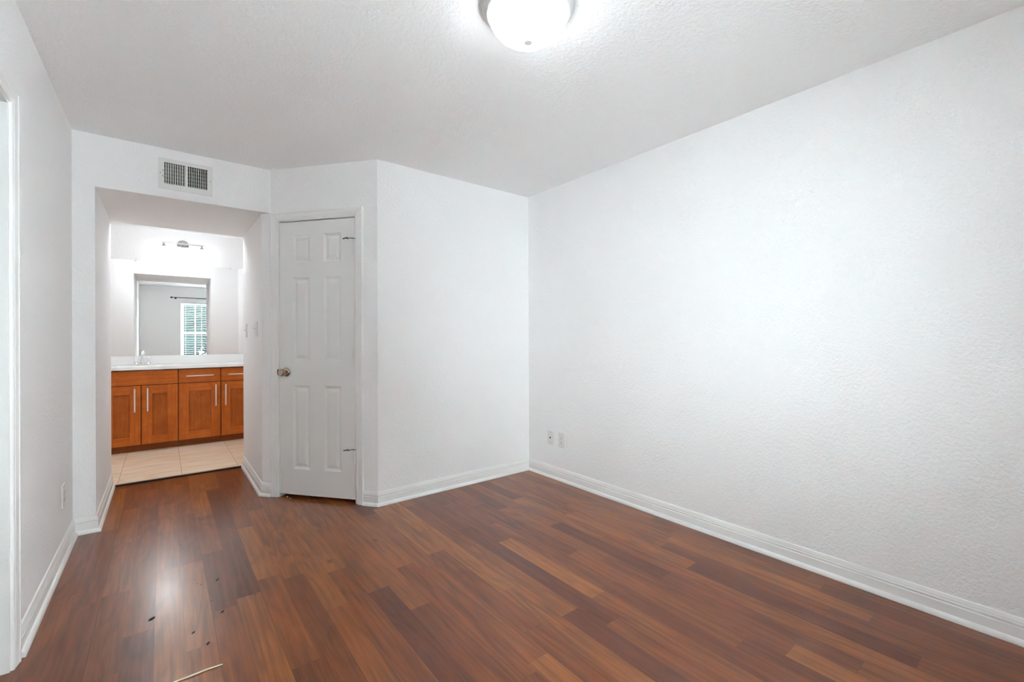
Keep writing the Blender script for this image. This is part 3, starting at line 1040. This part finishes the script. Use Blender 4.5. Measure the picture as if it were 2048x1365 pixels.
# ------------------------------------------------------------------ vanity light
SX = 0.1885
vl = thing('vanity_light', 'brushed nickel three lamp wall light with glowing frosted shades above the mirror', 'wall light', (SX, YM, 2.285))
obj('backplate', lathe(B(), [(0, 0), (0.058, 0.0), (0.058, 0.006), (0.050, 0.013), (0.034, 0.017), (0.028, 0.024), (0, 0.026)], (0, 0, 0), '-Y', 40), M['nickel'], vl, True)
bm = B()
box(bm, -0.194, 0.194, -0.106, -0.094, -0.007, 0.007, 0.002)
obj('bar', bm, M['nickel'], vl)
bm = B()
tube(bm, [(0, -0.02, 0), (0, -0.10, 0)], 0.011, 14)
for sx in (-1, 1):
    tube(bm, [(sx * 0.020, -0.018, -0.006), (sx * 0.046, -0.05, -0.022), (sx * 0.034, -0.085, -0.036), (sx * 0.012, -0.099, -0.022), (sx * 0.006, -0.1, -0.004)], 0.0045, 10)
obj('arm', bm, M['nickel'], vl, True)
for x in (-0.1775, 0.0, 0.1775):
    ft = obj('lamp_holder', lathe(B(), [(0, -0.004), (0.008, -0.004), (0.008, -0.022), (0.014, -0.030), (0.028, -0.043), (0.030, -0.048), (0, -0.048)], (x, -0.1, 0), 'Z', 28), M['nickel'], vl, True)
    sh = obj('shade', lathe(B(), [(0.026, -0.049), (0.033, -0.054), (0.038, -0.075), (0.044, -0.110), (0.051, -0.155), (0.053, -0.180), (0.0505, -0.182), (0.049, -0.155), (0.042, -0.110), (0.035, -0.070), (0.026, -0.052)], (x, -0.1, 0), 'Z', 40),
             M['shadeglass'], vl, True)
    sh['label'] = 'glowing frosted glass shade'

# ------------------------------------------------------------------ loose bits on the floors
random.seed(4)
FL = [(0.207, 2.597, .011), (0.127, 2.612, .004), (0.140, 2.594, .004), (-0.039, 2.406, .015), (0.199, 2.279, .011), (0.093, 2.189, .008),
      (0.134, 2.075, .011), (0.170, 2.404, .005), (0.332, 2.336, .006), (0.554, 3.299, .008)]
for i, (x, y, r) in enumerate(FL):
    bm = B()
    n = 9
    a0 = random.uniform(0, 6)
    poly = []
    for k in range(n):
        a = 2 * math.pi * k / n
        q = r * random.uniform(0.75, 1.1)
        u, w = q * math.cos(a), q * 0.45 * math.sin(a)
        ph = 0.95 + random.uniform(-0.3, 0.3) if k == 0 else ph
        poly.append((u * math.cos(ph) - w * math.sin(ph), u * math.sin(ph) + w * math.cos(ph)))
    prism(bm, poly, 0.0, 0.0016)
    o = obj('debris_flake', bm, M['flake'], loc=(x, y, 0.0))
    tag(o, 'small dark flake lying on the glossy left part of the wood floor', 'debris', 'dark flakes on the wood floor')

bm = tube(B(), [(-0.005, 0, 0.0028), (0.06, 0.0006, 0.0028), (0.12, 0.002, 0.003), (0.166, -0.002, 0.0028)], [0.0026, 0.0028, 0.0026, 0.0018], 8)
tag(obj('wood_splinter', bm, M['splinter'], loc=(0.0, 1.908, 0.0), smooth=True), 'thin pale splinter lying on the wood floor at the bottom edge of the photo', 'splinter')


def crumb(x, y, z, r, label):
    bm = B()
    bmesh.ops.create_icosphere(bm, subdivisions=2, radius=r)
    for v in bm.verts:
        v.co *= random.uniform(0.75, 1.1)
        v.co.z = max(v.co.z * 0.6 + r * 0.5, 0.0)
    tag(obj('crumb', bm, M['crumb'], loc=(x, y, z)), label, 'crumb')


cx_, cy_ = apt(0.135, 0.004)
crumb(cx_, cy_, 0.0, 0.0075, 'larger white crumb on the floor under the left end of the closet door')
cx_, cy_ = apt(0.175, -0.012)
crumb(cx_, cy_, 0.0, 0.005, 'smaller pale crumb on the floor just right of the larger crumb under the closet door')
crumb(-0.335, 6.018, TZ, 0.007, 'white crumb on the tile against the cabinet plinth')

# ------------------------------------------------------------------ outside the window (trees seen in the mirror)
struct('ground', box(B(), -9, 10, -16, YW - 0.3, -0.5, -0.4), M['bounce_ground'], 'unseen ground outside the window, made pale to bounce light indoors', 'ground')  # out of view; pale colour chosen to throw daylight up onto the ceiling


def tree(x, y, h, r, mat, label, seed):
    rnd = random.Random(seed)
    t = thing('tree', label, 'tree', (x, y, -0.4), group='trees outside the window')
    pts = [(0, 0, 0), (0.05, 0.02, h * 0.25), (-0.03, 0.0, h * 0.5), (0.02, 0.0, h * 0.85)]
    obj('trunk', tube(B(), pts, [0.11, 0.09, 0.07, 0.03], 10), M['bark'], t, True)
    bm = B()
    for k in range(4200):
        a, b, q = rnd.uniform(0, 6.283), rnd.uniform(-1, 1), rnd.random() ** 0.45
        lob = 1 + 0.25 * math.sin(3 * a + seed) + 0.18 * math.sin(5 * b + 2 * a)
        s = math.sqrt(1 - b * b)
        c = Vector((q * r * lob * s * math.cos(a), q * r * lob * s * math.sin(a), h * 0.58 + q * lob * b * h * 0.44))
        u = Vector((rnd.gauss(0, 1), rnd.gauss(0, 1), rnd.gauss(0, 1))).normalized()
        w = u.cross(Vector((rnd.gauss(0, 1), rnd.gauss(0, 1), rnd.gauss(0, 1)))).normalized()
        L = rnd.uniform(0.08, 0.15)
        W = L * 0.42
        bm.faces.new([bm.verts.new(c + p) for p in (-u * L, w * W - u * L * 0.2, u * L, -w * W - u * L * 0.2)])
    bmesh.ops.create_icosphere(bm, subdivisions=3, radius=1.0, matrix=Matrix.Translation((0, 0, h * 0.58)) @ Matrix.Diagonal((r * 0.86, r * 0.86, h * 0.38, 1)))
    obj('foliage', bm, mat, t)


tree(0.35, -5.2, 4.4, 1.25, M['leaf_a'], 'blue green leafy tree outside, left in the mirrored window', 1)
tree(2.1, -8.6, 4.2, 1.05, M['leaf_b'], 'fresh green leafy tree outside, right in the mirrored window', 2)
